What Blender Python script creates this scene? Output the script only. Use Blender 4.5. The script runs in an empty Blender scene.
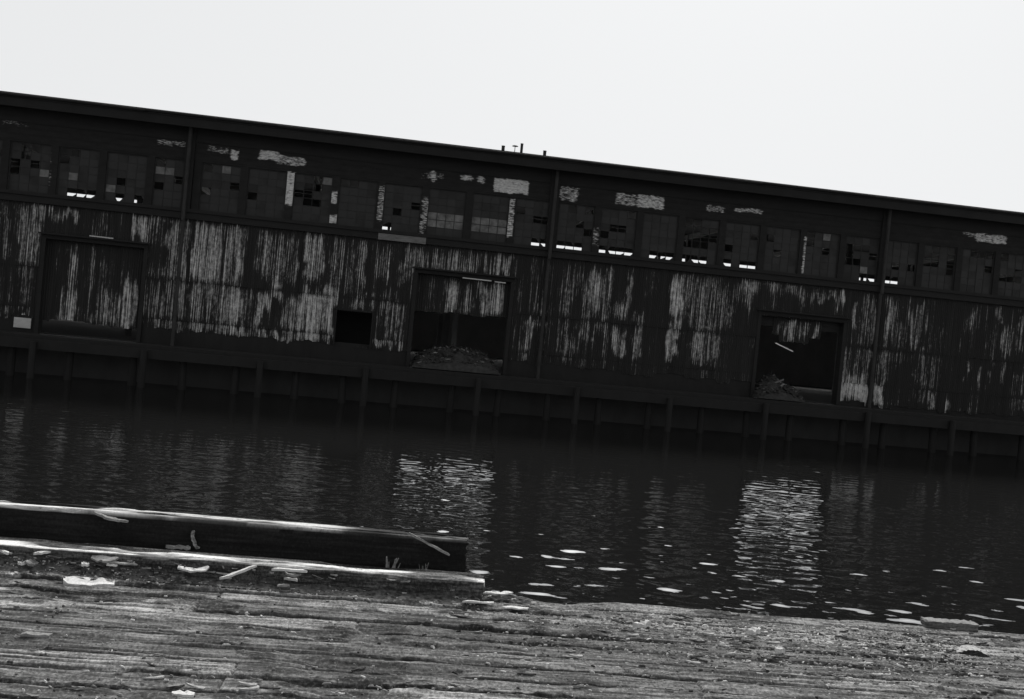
import bpy, math, random
import numpy as np
from mathutils import Matrix, Vector

R = math.radians
sc = bpy.context.scene
col = sc.collection
rnd = random.Random(11)
rng = np.random.default_rng(5)

# ------------------------------------------------------------------ camera, sky, sun, exposure
F, W, H = 1000.0, 1024.0, 699.0
DECK = 2.5
EYE = 4.1                         # eye above the water; the quay is 2.5 m above it
PITCH, ROLL = R(0.94), R(5.43)
cd = bpy.data.cameras.new('camera')
cam = bpy.data.objects.new('camera', cd); col.objects.link(cam)
CR = Matrix.Rotation(math.pi / 2 - PITCH, 3, 'X') @ Matrix.Rotation(ROLL, 3, 'Z')
cam.matrix_world = Matrix.Translation((0, 0, EYE)) @ CR.to_4x4()
cd.sensor_fit = 'HORIZONTAL'; cd.sensor_width = 36.0; cd.lens = F / W * 36.0
cd.clip_start = 0.05; cd.clip_end = 6000
sc.camera = cam

SUN_EL, SUN_AZ = 50.0, 14.0       # sun ahead of the camera, beyond the warehouse
world = bpy.data.worlds.new('World'); sc.world = world; world.use_nodes = True
wn, wl = world.node_tree.nodes, world.node_tree.links
wn.clear()
sky = wn.new('ShaderNodeTexSky'); sky.sky_type = 'NISHITA'; sky.sun_disc = False
sky.sun_elevation = R(SUN_EL); sky.sun_rotation = R(SUN_AZ)
sky.dust_density = 4.0; sky.air_density = 1.0; sky.ozone_density = 0.5
bw = wn.new('ShaderNodeRGBToBW')
tc = wn.new('ShaderNodeTexCoord'); sx_ = wn.new('ShaderNodeSeparateXYZ'); mr = wn.new('ShaderNodeMapRange')
mr.interpolation_type = 'SMOOTHSTEP'
for k_, v_ in (('From Min', 0.33), ('From Max', 0.50), ('To Min', 0.94), ('To Max', 0.2)): mr.inputs[k_].default_value = v_   # the cloud thins overhead, towards the sun
wl.new(tc.outputs['Generated'], sx_.inputs['Vector']); wl.new(sx_.outputs['Z'], mr.inputs['Value'])
mx = wn.new('ShaderNodeMix'); mx.data_type = 'RGBA'
wl.new(mr.outputs['Result'], mx.inputs['Factor'])          # a closed, even overcast over the clear-sky model
mx.inputs['B'].default_value = (7.7, 7.8, 7.9, 1)
bg = wn.new('ShaderNodeBackground'); bg.inputs['Strength'].default_value = 0.072
wo = wn.new('ShaderNodeOutputWorld')
wl.new(sky.outputs['Color'], bw.inputs['Color']); gl = wn.new('ShaderNodeMath'); gl.operation = 'MULTIPLY'; gl.inputs[1].default_value = 2.6
wl.new(bw.outputs['Val'], gl.inputs[0]); wl.new(gl.outputs[0], mx.inputs['A'])
wl.new(mx.outputs['Result'], bg.inputs['Color']); wl.new(bg.outputs['Background'], wo.inputs['Surface'])

sd = bpy.data.lights.new('sun', 'SUN'); sd.energy = 1.5; sd.angle = R(14); sd.color = (1, 0.985, 0.96)
sun = bpy.data.objects.new('sun', sd); col.objects.link(sun)
sdir = Vector((math.sin(R(SUN_AZ)) * math.cos(R(SUN_EL)), math.cos(R(SUN_AZ)) * math.cos(R(SUN_EL)), math.sin(R(SUN_EL))))
sun.rotation_euler = sdir.to_track_quat('Z', 'Y').to_euler()

vs = sc.view_settings
sc.display_settings.display_device = 'sRGB'
vs.view_transform = 'Standard'; vs.look = 'None'; vs.exposure = 0.5; vs.gamma = 1.0; vs.use_curve_mapping = False
sc.cycles.use_denoising = True
sc.cycles.max_bounces = 8

# ------------------------------------------------------------------ helpers
def ray(px, py):
    return CR @ Vector(((px - W / 2) / F, -(py - H / 2) / F, -1.0))

def on_z(px, py, z):
    d = ray(px, py); k = (z - EYE) / d.z
    return Vector((d.x * k, d.y * k, z))

PSI = R(7.5); WD = 50.0                                   # the warehouse front: 50 m off, receding to the right
WU = Vector((math.cos(PSI), math.sin(PSI), 0)); WN = Vector((-math.sin(PSI), math.cos(PSI), 0))
WP = Vector((0, WD, 0))

def wp(px, py, off=0.0):
    """photo point -> (s, z) in the plane of the warehouse front"""
    d = ray(px, py); o = WP + WN * off - Vector((0, 0, EYE))
    k = o.x * WN.x + o.y * WN.y
    k = k / (d.x * WN.x + d.y * WN.y)
    p = d * k
    return (p - Vector((WP.x, WP.y, 0))).dot(WU), p.z + EYE

def h2(i, j, seed):
    i = i.astype(np.int64); j = j.astype(np.int64)
    n = (i * 374761393 + j * 668265263 + seed * 1442695041) & 0xffffffff
    n = ((n ^ (n >> 13)) * 1274126177) & 0xffffffff
    n = ((n ^ (n >> 16)) * 2246822519) & 0xffffffff
    return ((n ^ (n >> 15)) & 0xffff) / 65535.0

def vn(x, y, seed=0):
    """value noise 0..1"""
    xi, yi = np.floor(x), np.floor(y)
    fx, fy = x - xi, y - yi
    fx = fx * fx * (3 - 2 * fx); fy = fy * fy * (3 - 2 * fy)
    a, b = h2(xi, yi, seed), h2(xi + 1, yi, seed)
    c, d = h2(xi, yi + 1, seed), h2(xi + 1, yi + 1, seed)
    return (a * (1 - fx) + b * fx) * (1 - fy) + (c * (1 - fx) + d * fx) * fy

def fbm(x, y, seed=0, n=4):
    t, a, s = 0, 0.5, 0
    for k in range(n):
        t = t + a * vn(x * 2 ** k, y * 2 ** k, seed + k * 17); s += a; a *= 0.5
    return t / s

def sstep(a, b, x):
    t = np.clip((x - a) / (b - a), 0, 1)
    return t * t * (3 - 2 * t)

def mk(name, verts, faces, mat, parent=None, loc=(0, 0, 0), rz=0.0, midx=None, smooth=False):
    me = bpy.data.meshes.new(name)
    me.from_pydata([tuple(v) for v in verts], [], faces)
    for m in (mat if isinstance(mat, (list, tuple)) else [mat]):
        me.materials.append(m)
    if midx is not None:
        me.polygons.foreach_set('material_index', midx)
    if smooth:
        me.polygons.foreach_set('use_smooth', [True] * len(me.polygons))
    me.update()
    o = bpy.data.objects.new(name, me); col.objects.link(o)
    o.location = loc; o.rotation_euler = (0, 0, rz)
    if parent: o.parent = parent
    return o

def grid_obj(name, X, Y, Z, mat, parent=None, loc=(0, 0, 0), rz=0.0, keep=None, attrs=None, smooth=True):
    """tensor grid (rows, cols) arrays -> mesh, fast"""
    nr, nc = X.shape
    co = np.stack([X, Y, Z], -1).reshape(-1, 3).astype(np.float32)
    idx = np.arange(nr * nc).reshape(nr, nc)
    q = np.stack([idx[:-1, :-1], idx[:-1, 1:], idx[1:, 1:], idx[1:, :-1]], -1).reshape(-1, 4)
    if keep is not None: q = q[keep.reshape(-1)]
    n = len(q)
    me = bpy.data.meshes.new(name)
    me.vertices.add(len(co)); me.vertices.foreach_set('co', co.reshape(-1))
    me.loops.add(n * 4); me.loops.foreach_set('vertex_index', q.reshape(-1).astype(np.int32))
    me.polygons.add(n); me.polygons.foreach_set('loop_start', (np.arange(n) * 4).astype(np.int32))
    me.polygons.foreach_set('use_smooth', np.full(n, smooth))
    for k, a in (attrs or {}).items():
        at = me.attributes.new(k, 'FLOAT', 'POINT'); at.data.foreach_set('value', a.reshape(-1).astype(np.float32))
    me.update(calc_edges=True); me.validate()
    me.materials.append(mat)
    o = bpy.data.objects.new(name, me); col.objects.link(o)
    o.location = loc; o.rotation_euler = (0, 0, rz)
    if parent: o.parent = parent
    return o

class MB:
    """collects shapes, then links them as one mesh object"""
    def __init__(s): s.v, s.f, s.m = [], [], []
    def box(s, x0, x1, y0, y1, z0, z1, m=0):
        b = len(s.v)
        s.v += [(x, y, z) for z in (z0, z1) for y in (y0, y1) for x in (x0, x1)]
        s.f += [tuple(b + i for i in q) for q in ((0, 2, 3, 1), (4, 5, 7, 6), (0, 1, 5, 4), (2, 6, 7, 3), (0, 4, 6, 2), (1, 3, 7, 5))]
        s.m += [m] * 6; return s
    def cyl(s, p0, p1, r0, r1=None, n=12, m=0):
        r1 = r0 if r1 is None else r1
        p0, p1 = Vector(p0), Vector(p1); ax = (p1 - p0).normalized()
        u = ax.orthogonal().normalized(); w = ax.cross(u); b = len(s.v)
        for p, r in ((p0, r0), (p1, r1)):
            for k in range(n):
                a = 2 * math.pi * k / n
                s.v.append(tuple(p + (u * math.cos(a) + w * math.sin(a)) * r))
        for k in range(n):
            k2 = (k + 1) % n; s.f.append((b + k, b + k2, b + n + k2, b + n + k)); s.m.append(m)
        s.f.append(tuple(b + k for k in reversed(range(n)))); s.f.append(tuple(b + n + k for k in range(n))); s.m += [m, m]
        return s
    def hexa(s, pts, m=0):
        """8 points: bottom loop of 4 then top loop of 4"""
        b = len(s.v); s.v += [tuple(p) for p in pts]
        s.f += [tuple(b + i for i in q) for q in ((3, 2, 1, 0), (4, 5, 6, 7), (0, 1, 5, 4), (1, 2, 6, 5), (2, 3, 7, 6), (3, 0, 4, 7))]
        s.m += [m] * 6; return s
    def build(s, name, mat, parent=None, **k):
        return mk(name, s.v, s.f, mat, parent, midx=s.m, **k)

def tag(o, label=None, cat=None, group=None, kind=None):
    if label: o['label'] = label
    if cat: o['category'] = cat
    if group: o['group'] = group
    if kind: o['kind'] = kind
    return o

def empty(name, loc, rz=0.0):
    o = bpy.data.objects.new(name, None); col.objects.link(o)
    o.empty_display_size = 0.3; o.location = loc; o.rotation_euler = (0, 0, rz)
    return o

# ------------------------------------------------------------------ materials (a black and white print: greys throughout)
def g(v): return (v, v * 0.995, v * 0.985, 1)

def base_mat(name, rough=0.85, spec=0.3):
    m = bpy.data.materials.new(name); m.use_nodes = True
    n = m.node_tree.nodes; b = n['Principled BSDF']
    b.inputs['Roughness'].default_value = rough
    b.inputs['Specular IOR Level'].default_value = spec
    return m, n, m.node_tree.links, b

def noise_node(n, l, scale, vec=None, stretch=None, detail=5, rough=0.6):
    t = n.new('ShaderNodeTexNoise'); t.inputs['Scale'].default_value = scale
    t.inputs['Detail'].default_value = detail; t.inputs['Roughness'].default_value = rough
    co = n.new('ShaderNodeTexCoord')
    mp = n.new('ShaderNodeMapping')
    if stretch: mp.inputs['Scale'].default_value = stretch
    l.new(co.outputs['Object'], mp.inputs['Vector']); l.new(mp.outputs['Vector'], t.inputs['Vector'])
    return t

def ramp(n, l, src, stops):
    r = n.new('ShaderNodeValToRGB'); e = r.color_ramp.elements
    while len(e) < len(stops): e.new(0.5)
    for k, (p, v) in enumerate(stops):
        e[k].position = p; e[k].color = g(v) if not isinstance(v, tuple) else v
    l.new(src, r.inputs['Fac']); return r

def math_n(n, l, op, a, b=None):
    t = n.new('ShaderNodeMath'); t.operation = op
    for k, x in enumerate((a, b)):
        if x is None: continue
        if isinstance(x, (int, float)): t.inputs[k].default_value = x
        else: l.new(x, t.inputs[k])
    return t.outputs[0]

def bump(n, l, b, src, strength, dist):
    u = n.new('ShaderNodeBump'); u.inputs['Strength'].default_value = strength; u.inputs['Distance'].default_value = dist
    l.new(src, u.inputs['Height']); l.new(u.outputs['Normal'], b.inputs['Normal'])

def simple(name, lo, hi, scale=3.0, stretch=None, rough=0.85, spec=0.3, bmp=0.0):
    m, n, l, b = base_mat(name, rough, spec)
    t = noise_node(n, l, scale, stretch=stretch)
    r = ramp(n, l, t.outputs['Fac'], [(0.3, lo), (0.72, hi)])
    l.new(r.outputs['Color'], b.inputs['Base Color'])
    if bmp: bump(n, l, b, t.outputs['Fac'], bmp, 0.02)
    return m

def peeling(name, dark, light, f1, f2, f3, gain, bias, rough=0.85):
    """what is left of old pale paint over dark rust and tar; the paint attribute says how much survives where, and carries the shade of the laps"""
    m, n, l, b = base_mat(name, rough, 0.15)
    a = n.new('ShaderNodeAttribute'); a.attribute_name = 'paint'
    t1 = noise_node(n, l, 1.0, stretch=(f1[0], f1[0], f1[1]), detail=3, rough=0.6)
    t2 = noise_node(n, l, 1.0, stretch=(f2[0], f2[0], f2[1]), detail=5, rough=0.65)
    t3 = noise_node(n, l, 1.0, stretch=(f3[0], f3[0], f3[1]), detail=5, rough=0.7)
    v = math_n(n, l, 'MULTIPLY', math_n(n, l, 'SUBTRACT', t1.outputs['Fac'], 0.5), 1.0)
    v = math_n(n, l, 'ADD', v, math_n(n, l, 'MULTIPLY', math_n(n, l, 'SUBTRACT', t2.outputs['Fac'], 0.5), 0.8))
    v = math_n(n, l, 'ADD', v, math_n(n, l, 'MULTIPLY', math_n(n, l, 'SUBTRACT', t3.outputs['Fac'], 0.5), 0.45))
    v = math_n(n, l, 'ADD', v, math_n(n, l, 'MULTIPLY', a.outputs['Fac'], gain))
    r = ramp(n, l, math_n(n, l, 'ADD', v, 0.5 - bias), [(0.45, 0.0), (0.56, 0.35), (0.76, 1.0)])
    lr = ramp(n, l, math_n(n, l, 'ADD', math_n(n, l, 'MULTIPLY', t3.outputs['Fac'], 0.6), math_n(n, l, 'MULTIPLY', t1.outputs['Fac'], 0.4)), [(0.36, light * 0.30), (0.64, light)])
    dr = ramp(n, l, t2.outputs['Fac'], [(0.3, dark * 0.75), (0.7, dark * 1.3)])
    mx = n.new('ShaderNodeMix'); mx.data_type = 'RGBA'
    l.new(r.outputs['Color'], mx.inputs['Factor']); l.new(dr.outputs['Color'], mx.inputs['A']); l.new(lr.outputs['Color'], mx.inputs['B'])
    l.new(mx.outputs['Result'], b.inputs['Base Color'])
    return m

M = {}
M['cladding'] = peeling('weathered_cladding', 0.017, 0.56, (21.0, 0.42), (5.0, 0.22), (8.0, 5.0), 0.44, 0.205)
M['panel'] = peeling('peeling_board_paint', 0.014, 0.62, (5.0, 20.0), (1.8, 5.0), (9.0, 44.0), 0.46, 0.22)
M['tar'] = simple('tarred_timber', 0.007, 0.012, 2.5, (0.5, 3, 3))
M['roof'] = simple('bitumen_roofing', 0.006, 0.011, 1.5)
M['frame'] = simple('rusty_window_steel', 0.014, 0.024, 6)
M['iron'] = simple('rusted_iron', 0.014, 0.032, 5, (1, 1, 0.4))
M['inner'] = simple('pale_interior', 0.38, 0.5, 0.8)  # set pale so that bounced light lifts the dark openings
M['column'] = simple('grimy_column', 0.22, 0.32, 2.0)
M['rubble'] = simple('broken_rubble', 0.010, 0.04, 5.0)
M['pane_dark'] = simple('soot_covered_glass', 0.006, 0.012, 2.0, rough=0.5, spec=0.3)
M['pane_dust'] = simple('dust_covered_glass', 0.010, 0.024, 2.0, rough=0.6, spec=0.2)
M['pane_pale'] = simple('whitened_glass', 0.05, 0.16, 3.5, rough=0.6, spec=0.2)
M['pile'] = simple('wet_pile_timber', 0.007, 0.012, 2.0, (2, 2, 0.5))
M['fill'] = simple('wet_bulkhead_boards', 0.03, 0.05, 1.0, (1, 1, 0.5))

# the water: dark harbour water, its mirroring strengthened at low angles
m, n, l, b = base_mat('harbour_water', 1.0, 0.0)
b.inputs['Base Color'].default_value = (0.0115, 0.0115, 0.0112, 1)
gs = n.new('ShaderNodeBsdfGlossy'); gs.inputs['Roughness'].default_value = 0.03
fr_ = n.new('ShaderNodeFresnel'); fr_.inputs['IOR'].default_value = 1.5
mf = n.new('ShaderNodeMath'); mf.operation = 'MULTIPLY'; mf.use_clamp = True; mf.inputs[1].default_value = 2.3   # reflection strengthened by hand so the sky glints come out bright
ms = n.new('ShaderNodeMixShader')
mc = n.new('ShaderNodeMath'); mc.operation = 'MINIMUM'; mc.inputs[1].default_value = 0.60   # capped so the reflected wall stays dim at grazing angles
tw = noise_node(n, l, 9.0, stretch=(0.45, 1, 1), detail=2, rough=0.5)
bp = n.new('ShaderNodeBump'); bp.inputs['Strength'].default_value = 0.10; bp.inputs['Distance'].default_value = 0.02
l.new(tw.outputs['Fac'], bp.inputs['Height']); l.new(bp.outputs['Normal'], gs.inputs['Normal']); l.new(bp.outputs['Normal'], fr_.inputs['Normal'])
l.new(fr_.outputs['Fac'], mf.inputs[0]); l.new(mf.outputs[0], mc.inputs[0]); l.new(mc.outputs[0], ms.inputs['Fac'])
l.new(b.outputs['BSDF'], ms.inputs[1]); l.new(gs.outputs['BSDF'], ms.inputs[2]); l.new(ms.outputs['Shader'], n['Material Output'].inputs['Surface'])
M['water'] = m

# grey worn timber of the quay
def timber(name, lo, mid, hi, along=0.55, across=26.0, use_dirt=True, bmp=0.35, worn=None):
    m, n, l, b = base_mat(name, 0.9, 0.15)
    t1 = noise_node(n, l, 1.0, stretch=(along, across, across), detail=8, rough=0.68)
    t2 = noise_node(n, l, 1.0, stretch=(1.4, 3.2, 3.2), detail=6, rough=0.65)
    t3 = noise_node(n, l, 60.0, detail=3, rough=0.7)
    v = math_n(n, l, 'ADD', math_n(n, l, 'MULTIPLY', t1.outputs['Fac'], 0.56), math_n(n, l, 'MULTIPLY', t2.outputs['Fac'], 0.22))
    t4 = noise_node(n, l, 1.0, stretch=(85, 45, 60), detail=2, rough=0.6)
    v = math_n(n, l, 'ADD', v, math_n(n, l, 'MULTIPLY', t3.outputs['Fac'], 0.26))
    v = math_n(n, l, 'ADD', v, math_n(n, l, 'MULTIPLY', math_n(n, l, 'SUBTRACT', t4.outputs['Fac'], 0.5), 0.22))
    r = ramp(n, l, v, [(0.37, lo), (0.50, mid), (0.64, hi)])
    out = r.outputs['Color']
    if use_dirt:
        at = n.new('ShaderNodeAttribute'); at.attribute_name = 'tone'
        mt = n.new('ShaderNodeMix'); mt.data_type = 'RGBA'; mt.blend_type = 'MULTIPLY'; mt.inputs['Factor'].default_value = 1
        l.new(out, mt.inputs['A']); l.new(at.outputs['Fac'], mt.inputs['B']); out = mt.outputs['Result']
        a = n.new('ShaderNodeAttribute'); a.attribute_name = 'dirt'
        dr = ramp(n, l, t3.outputs['Fac'], [(0.36, 0.010), (0.56, 0.030), (0.72, 0.15)])
        mx = n.new('ShaderNodeMix'); mx.data_type = 'RGBA'
        l.new(a.outputs['Fac'], mx.inputs['Factor']); l.new(out, mx.inputs['A']); l.new(dr.outputs['Color'], mx.inputs['B'])
        out = mx.outputs['Result']
    if worn is not None:
        # top arris rubbed bare: the 'bare' attribute marks the worn top
        a = n.new('ShaderNodeAttribute'); a.attribute_name = 'bare'
        wr = ramp(n, l, v, [(0.38, worn * 0.12), (0.45, worn * 0.7), (0.56, worn)])
        mx = n.new('ShaderNodeMix'); mx.data_type = 'RGBA'
        l.new(a.outputs['Fac'], mx.inputs['Factor']); l.new(out, mx.inputs['A']); l.new(wr.outputs['Color'], mx.inputs['B'])
        out = mx.outputs['Result']
    l.new(out, b.inputs['Base Color'])
    if bmp: bump(n, l, b, v, bmp, 0.012)
    return m
M['deck'] = timber('grey_deck_timber', 0.013, 0.088, 0.33, along=3.0, across=26.0)
M['block'] = timber('grey_block_timber', 0.05, 0.10, 0.17, along=3.0, across=40.0, use_dirt=False)
M['string'] = timber('worn_stringer_timber', 0.008, 0.035, 0.15, along=4.0, across=34.0, use_dirt=False, bmp=.8, worn=0.74)
M['bulk'] = timber('tarred_bulkhead_timber', 0.005, 0.010, 0.022, along=2.5, across=40.0, use_dirt=False, worn=0.62)
for k, (a_, b_, c_) in {'chip_pale': (0.32, 0.5, 0.66), 'chip_mid': (0.22, 0.34, 0.46), 'chip_grey': (0.10, 0.19, 0.30), 'chip_dark': (0.015, 0.03, 0.07)}.items():
    M[k] = timber(k.replace('chip', 'splintered_wood'), a_, b_, c_, along=3.0, across=60, use_dirt=False)

M['litter'] = simple('rotted_wood_litter', 0.008, 0.12, 34.0, rough=.95, spec=.1)
# ------------------------------------------------------------------ water
xs = np.concatenate([np.array([-3000, -900, -300, -120, -70, -48]), np.arange(-40, 44, 0.055), np.array([52, 75, 130, 300, 900, 3000])])
ys = np.concatenate([np.array([-3000, -800, -200, -50, -10, 2]), np.arange(9, 30, 0.045), np.arange(30, 58, 0.07), np.array([66, 90, 150, 400, 1200, 4000])])
X, Y = np.meshgrid(xs, ys)
Z = np.zeros_like(X)
wr = np.random.default_rng(23)
NW = 96
SLOPE = 0.054
for k in range(NW):
    lam = 0.21 * (1.0 / 0.21) ** wr.random()
    th = math.pi / 2 + wr.normal(0, 0.38 if lam > 0.5 else 0.52) + (0.10)
    kk = 2 * math.pi / lam
    amp = SLOPE * math.sqrt(2 / NW) / kk * (1.2 if 0.3 < lam < 0.8 else 0.85)
    Z += amp * np.sin(kk * (math.cos(th) * X + math.sin(th) * Y) + wr.random() * 6.283)
# cat's paws: ripples gather in patches
patch = 0.55 + 0.9 * fbm(X * 0.10, Y * 0.16, 3, 3)
fade = sstep(-46, -38, X) * (1 - sstep(42, 50, X)) * sstep(4, 10, Y) * (1 - sstep(57, 64, Y))
calm = 1 - .72 * sstep(23, 34, Y - .13 * X + 1.2 * (fbm(X * .15, Y * .3, 19, 2) - .5))
Z = Z * patch * fade * calm
tag(grid_obj('water', X, Y, Z, M['water']), kind='structure')

# ------------------------------------------------------------------ the warehouse across the slip
S0, S1, DEPTH, PIER = -42.0, 46.0, 30.0, 1.95
wh = tag(empty('warehouse', (WP.x, WP.y, 0), PSI),
         'long derelict pier warehouse with peeling corrugated front across the dark water', 'warehouse')
Z_ROOF = wp(512, 151.5, -0.9)[1]
Z_CLAD = wp(512, 254.5)[1]
Z_SILL = wp(512, 242.5)[1]
Z_HEAD = wp(512, 197.5)[1]
Z_PAN = wp(512, 181.0)[1]

# surviving paint, in the plane of the wall (photo points turned into wall metres once)
PATCH = [(0,203,10,260,.35),(18,203,38,280,.5),(20,225,35,250,.5),(18,280,33,300,.35),(12,301,31,312,.5),(13,318,31,327,1.2),
 (38,205,78,218,.55),(70,208,78,220,.7),(128,214,168,222,.6),(130,220,150,235,.65),(145,270,160,330,.4),(163,220,187,340,.5),
 (168,220,186,300,.55),(190,222,235,330,.6),(192,222,205,275,.75),(222,285,240,335,.8),(235,225,245,280,.6),(240,290,255,330,.3),
 (254,294,262,335,.85),(262,294,271,310,.7),(257,232,300,280,.5),(271,280,284,300,.8),(284,290,300,335,.65),(300,292,335,338,.85),
 (305,235,325,280,.72),(192,330,335,341,.6),(302,290,335,325,.9),(358,240,367,285,.75),(355,296,368,310,.8),(330,240,355,290,.3),
 (378,245,392,280,.4),(372,290,392,330,.4),(390,300,405,345,.5),(400,265,411,290,.45),(372,337,403,348,.6),(405,246,412,270,.75),
 (412,252,512,275,.5),(505,258,513,277,.85),(512,260,550,360,.15),(530,260,545,300,.25),(525,320,545,326,.6),(525,325,530,358,.55),
 (535,303,542,318,.5),(558,268,572,360,.35),(562,330,575,365,.45),(588,268,602,310,.7),(600,270,612,335,.55),(572,270,588,300,.4),
 (582,310,592,345,.5),(597,300,630,315,.5),(610,328,625,357,.7),(632,310,642,360,.5),(627,270,633,310,.5),(670,275,684,315,.75),
 (665,320,678,360,.85),(685,280,735,325,.45),(697,295,705,320,.5),(690,322,703,362,.6),(703,325,717,365,.55),(735,283,752,300,.35),
 (750,283,753,310,.5),(740,282,800,292,.5),(800,290,838,300,.5),(838,293,844,308,.85),(812,295,835,302,.6),(800,295,806,306,.5),
 (852,298,856,328,.7),(860,295,875,340,.45),(844,345,850,378,.5),(855,340,862,378,.5),(862,345,870,375,.45),(840,380,869,402,1.2),
 (874,380,885,405,1.0),(885,297,897,338,.5),(875,345,887,378,.35),(905,312,922,345,.5),(918,300,928,330,.45),(920,345,926,365,.45),
 (912,370,918,383,.5),(930,395,934,410,.6),(945,395,951,410,.6),(965,310,975,330,.4),(965,355,968,385,.5),(977,368,981,388,.5),
 (997,308,1003,325,.5),(985,330,1024,350,.35),(1018,310,1030,330,.55),(990,350,994,385,.4),(1003,350,1007,385,.4)]
PSHUT = [(55,290,75,328,.65),(65,250,72,300,.5),(120,280,136,332,.75),(90,290,118,330,.5),(96,262,105,300,.45),(50,260,140,330,.12),
 (445,280,474,316,.62),(478,282,503,318,.75),(418,276,503,316,.2),(778,322,786,336,.45),(787,318,796,342,.8),(797,320,812,338,.5),(815,320,820,342,.8)]
PHIGH = [(493,179,529,194,1.25),(507,198,514,238,.75),(258,150,280,161,1.0),(276,156,307,166,.75),(230,149,240,160,1.0),(206,146,230,154,.5),(285,171,296,206,1.15),
 (327,190,338,204,1.0),(325,214,338,224,1.1),(377,184,385,222,.6),(420,172,446,180,.4),(431,170,436,182,.9),(459,174,474,181,.7),
 (476,176,486,184,.8),(420,195,428,235,.55),(558,186,580,202,.6),(614,193,636,206,.7),(636,195,665,209,.95),(705,205,726,213,.55),(733,208,764,213,.8),
 (802,235,810,275,.7),(962,232,985,238,.55),(976,234,1007,244,.9),(156,140,192,147,.55),(590,225,600,248,.4),(44,150,52,190,.3),(0,120,30,126,.35)]

def conv(lst):
    out = []
    for x0, y0, x1, y1, v in lst:
        a, b_ = wp(x0, y0), wp(x1, y1); c, d = wp((x0 + x1) / 2, y0), wp((x0 + x1) / 2, y1)
        sm = (wp((x0 + x1) / 2, (y0 + y1) / 2)[0])
        w2 = abs(wp(x1, (y0 + y1) / 2)[0] - wp(x0, (y0 + y1) / 2)[0]) / 2
        out.append((sm - w2, sm + w2, d[1], c[1], v))
    return out

def paint_map(S, Zz, lst, base, soft_s=0.13, soft_z=0.35, jit=1.0):
    p = np.array(base) + np.zeros_like(S)
    js = S + (vn(S * 0.7, Zz * 2.5, 61) - 0.5) * 0.35 * jit
    jz = Zz + (vn(S * 5.0, Zz * 0.3, 62) - 0.5) * 0.7 * jit
    for a, b_, c, d, v in lst:
        wz = min(soft_z, (d - c) * 0.3); ws = min(soft_s, (b_ - a) * 0.3)
        w = sstep(a - ws, a + ws, js) * (1 - sstep(b_ - ws, b_ + ws, js)) * sstep(c - wz, c + wz, jz) * (1 - sstep(d - wz, d + wz, jz))
        p = np.maximum(p, p + (v - p) * w)
    return p

PW, PS, PH = conv(PATCH), conv(PSHUT), conv(PHIGH)

def rect_px(x0, x1, y0, y1):
    """door opening: photo box -> s0, s1, z0, z1"""
    ym = (y0 + y1) / 2; xm = (x0 + x1) / 2
    return wp(x0, ym)[0], wp(x1, ym)[0], wp(xm, y1)[1], wp(xm, y0)[1]

d1 = rect_px(42, 141, 243, 331); d2 = rect_px(413, 507, 277, 378); d3 = rect_px(757, 840, 318, 404)
hatch = rect_px(335.5, 371, 311, 346)
DOORS = [(d1[0], d1[1], PIER, d1[3]), (d2[0], d2[1], PIER, d2[3]), (d3[0], d3[1], PIER, d3[3])]
HATCH = (hatch[0], hatch[1], 2.72, hatch[3])

# corrugated cladding in three courses of sheets, each lapping the one below
def clad_obj(name, s0, s1, z0, z1, d, pitch, amp, holes, paint, parent, dz=0.22, ragged=0.0, seed=1, mat=None):
    s = np.arange(s0, s1 + 1e-6, pitch / 4)
    z = np.linspace(z0, z1, max(3, int((z1 - z0) / dz) + 1))
    S, Zz = np.meshgrid(s, z)
    sheet = np.floor(S / 0.82)
    tilt = (h2(sheet, sheet * 0 + seed, 9) - 0.5) * 0.03
    D = d + amp * np.sin(2 * math.pi * S / pitch) + tilt + 0.02 * (fbm(S * 0.8, Zz * 0.8, seed, 3) - 0.5)
    if ragged:
        low = (h2(sheet, sheet * 0 + seed, 31) - 0.4) * ragged + (vn(S * 6, S * 0, 5) - 0.5) * 0.12
        Zz = Zz + low * np.clip(1 - (Zz - z0) / 0.6, 0, 1)
    keep = np.ones((len(z) - 1, len(s) - 1), bool)
    sc_, zc = (S[:-1, :-1] + S[1:, 1:]) / 2, (Zz[:-1, :-1] + Zz[1:, 1:]) / 2
    for a, b_, c, e in holes:
        keep &= ~((sc_ > a) & (sc_ < b_) & (zc > c) & (zc < e))
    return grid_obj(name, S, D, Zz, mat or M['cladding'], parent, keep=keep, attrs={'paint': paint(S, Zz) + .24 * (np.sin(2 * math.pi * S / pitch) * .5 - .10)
                           - .30 * (1 - sstep(.02, .08, np.minimum(np.abs(Zz - z0), np.abs(Zz - z1)) + .05 * (vn(S * 3, Zz * 0, 77) - .3)))  # shade of the lap gaps, with seam rust, painted in as less paint
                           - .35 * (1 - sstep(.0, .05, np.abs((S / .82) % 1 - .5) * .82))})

def wall_paint(S, Zz):
    sheet = np.floor(S / 0.82); crs = np.floor((Zz - 2.5) / 2.0)
    base = -0.10 + 0.36 * h2(sheet, crs, 4) ** 2 + .25 * (fbm(S * .5, Zz * .3, 90, 3) - .5)
    return paint_map(S, Zz, PW, base)

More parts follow.
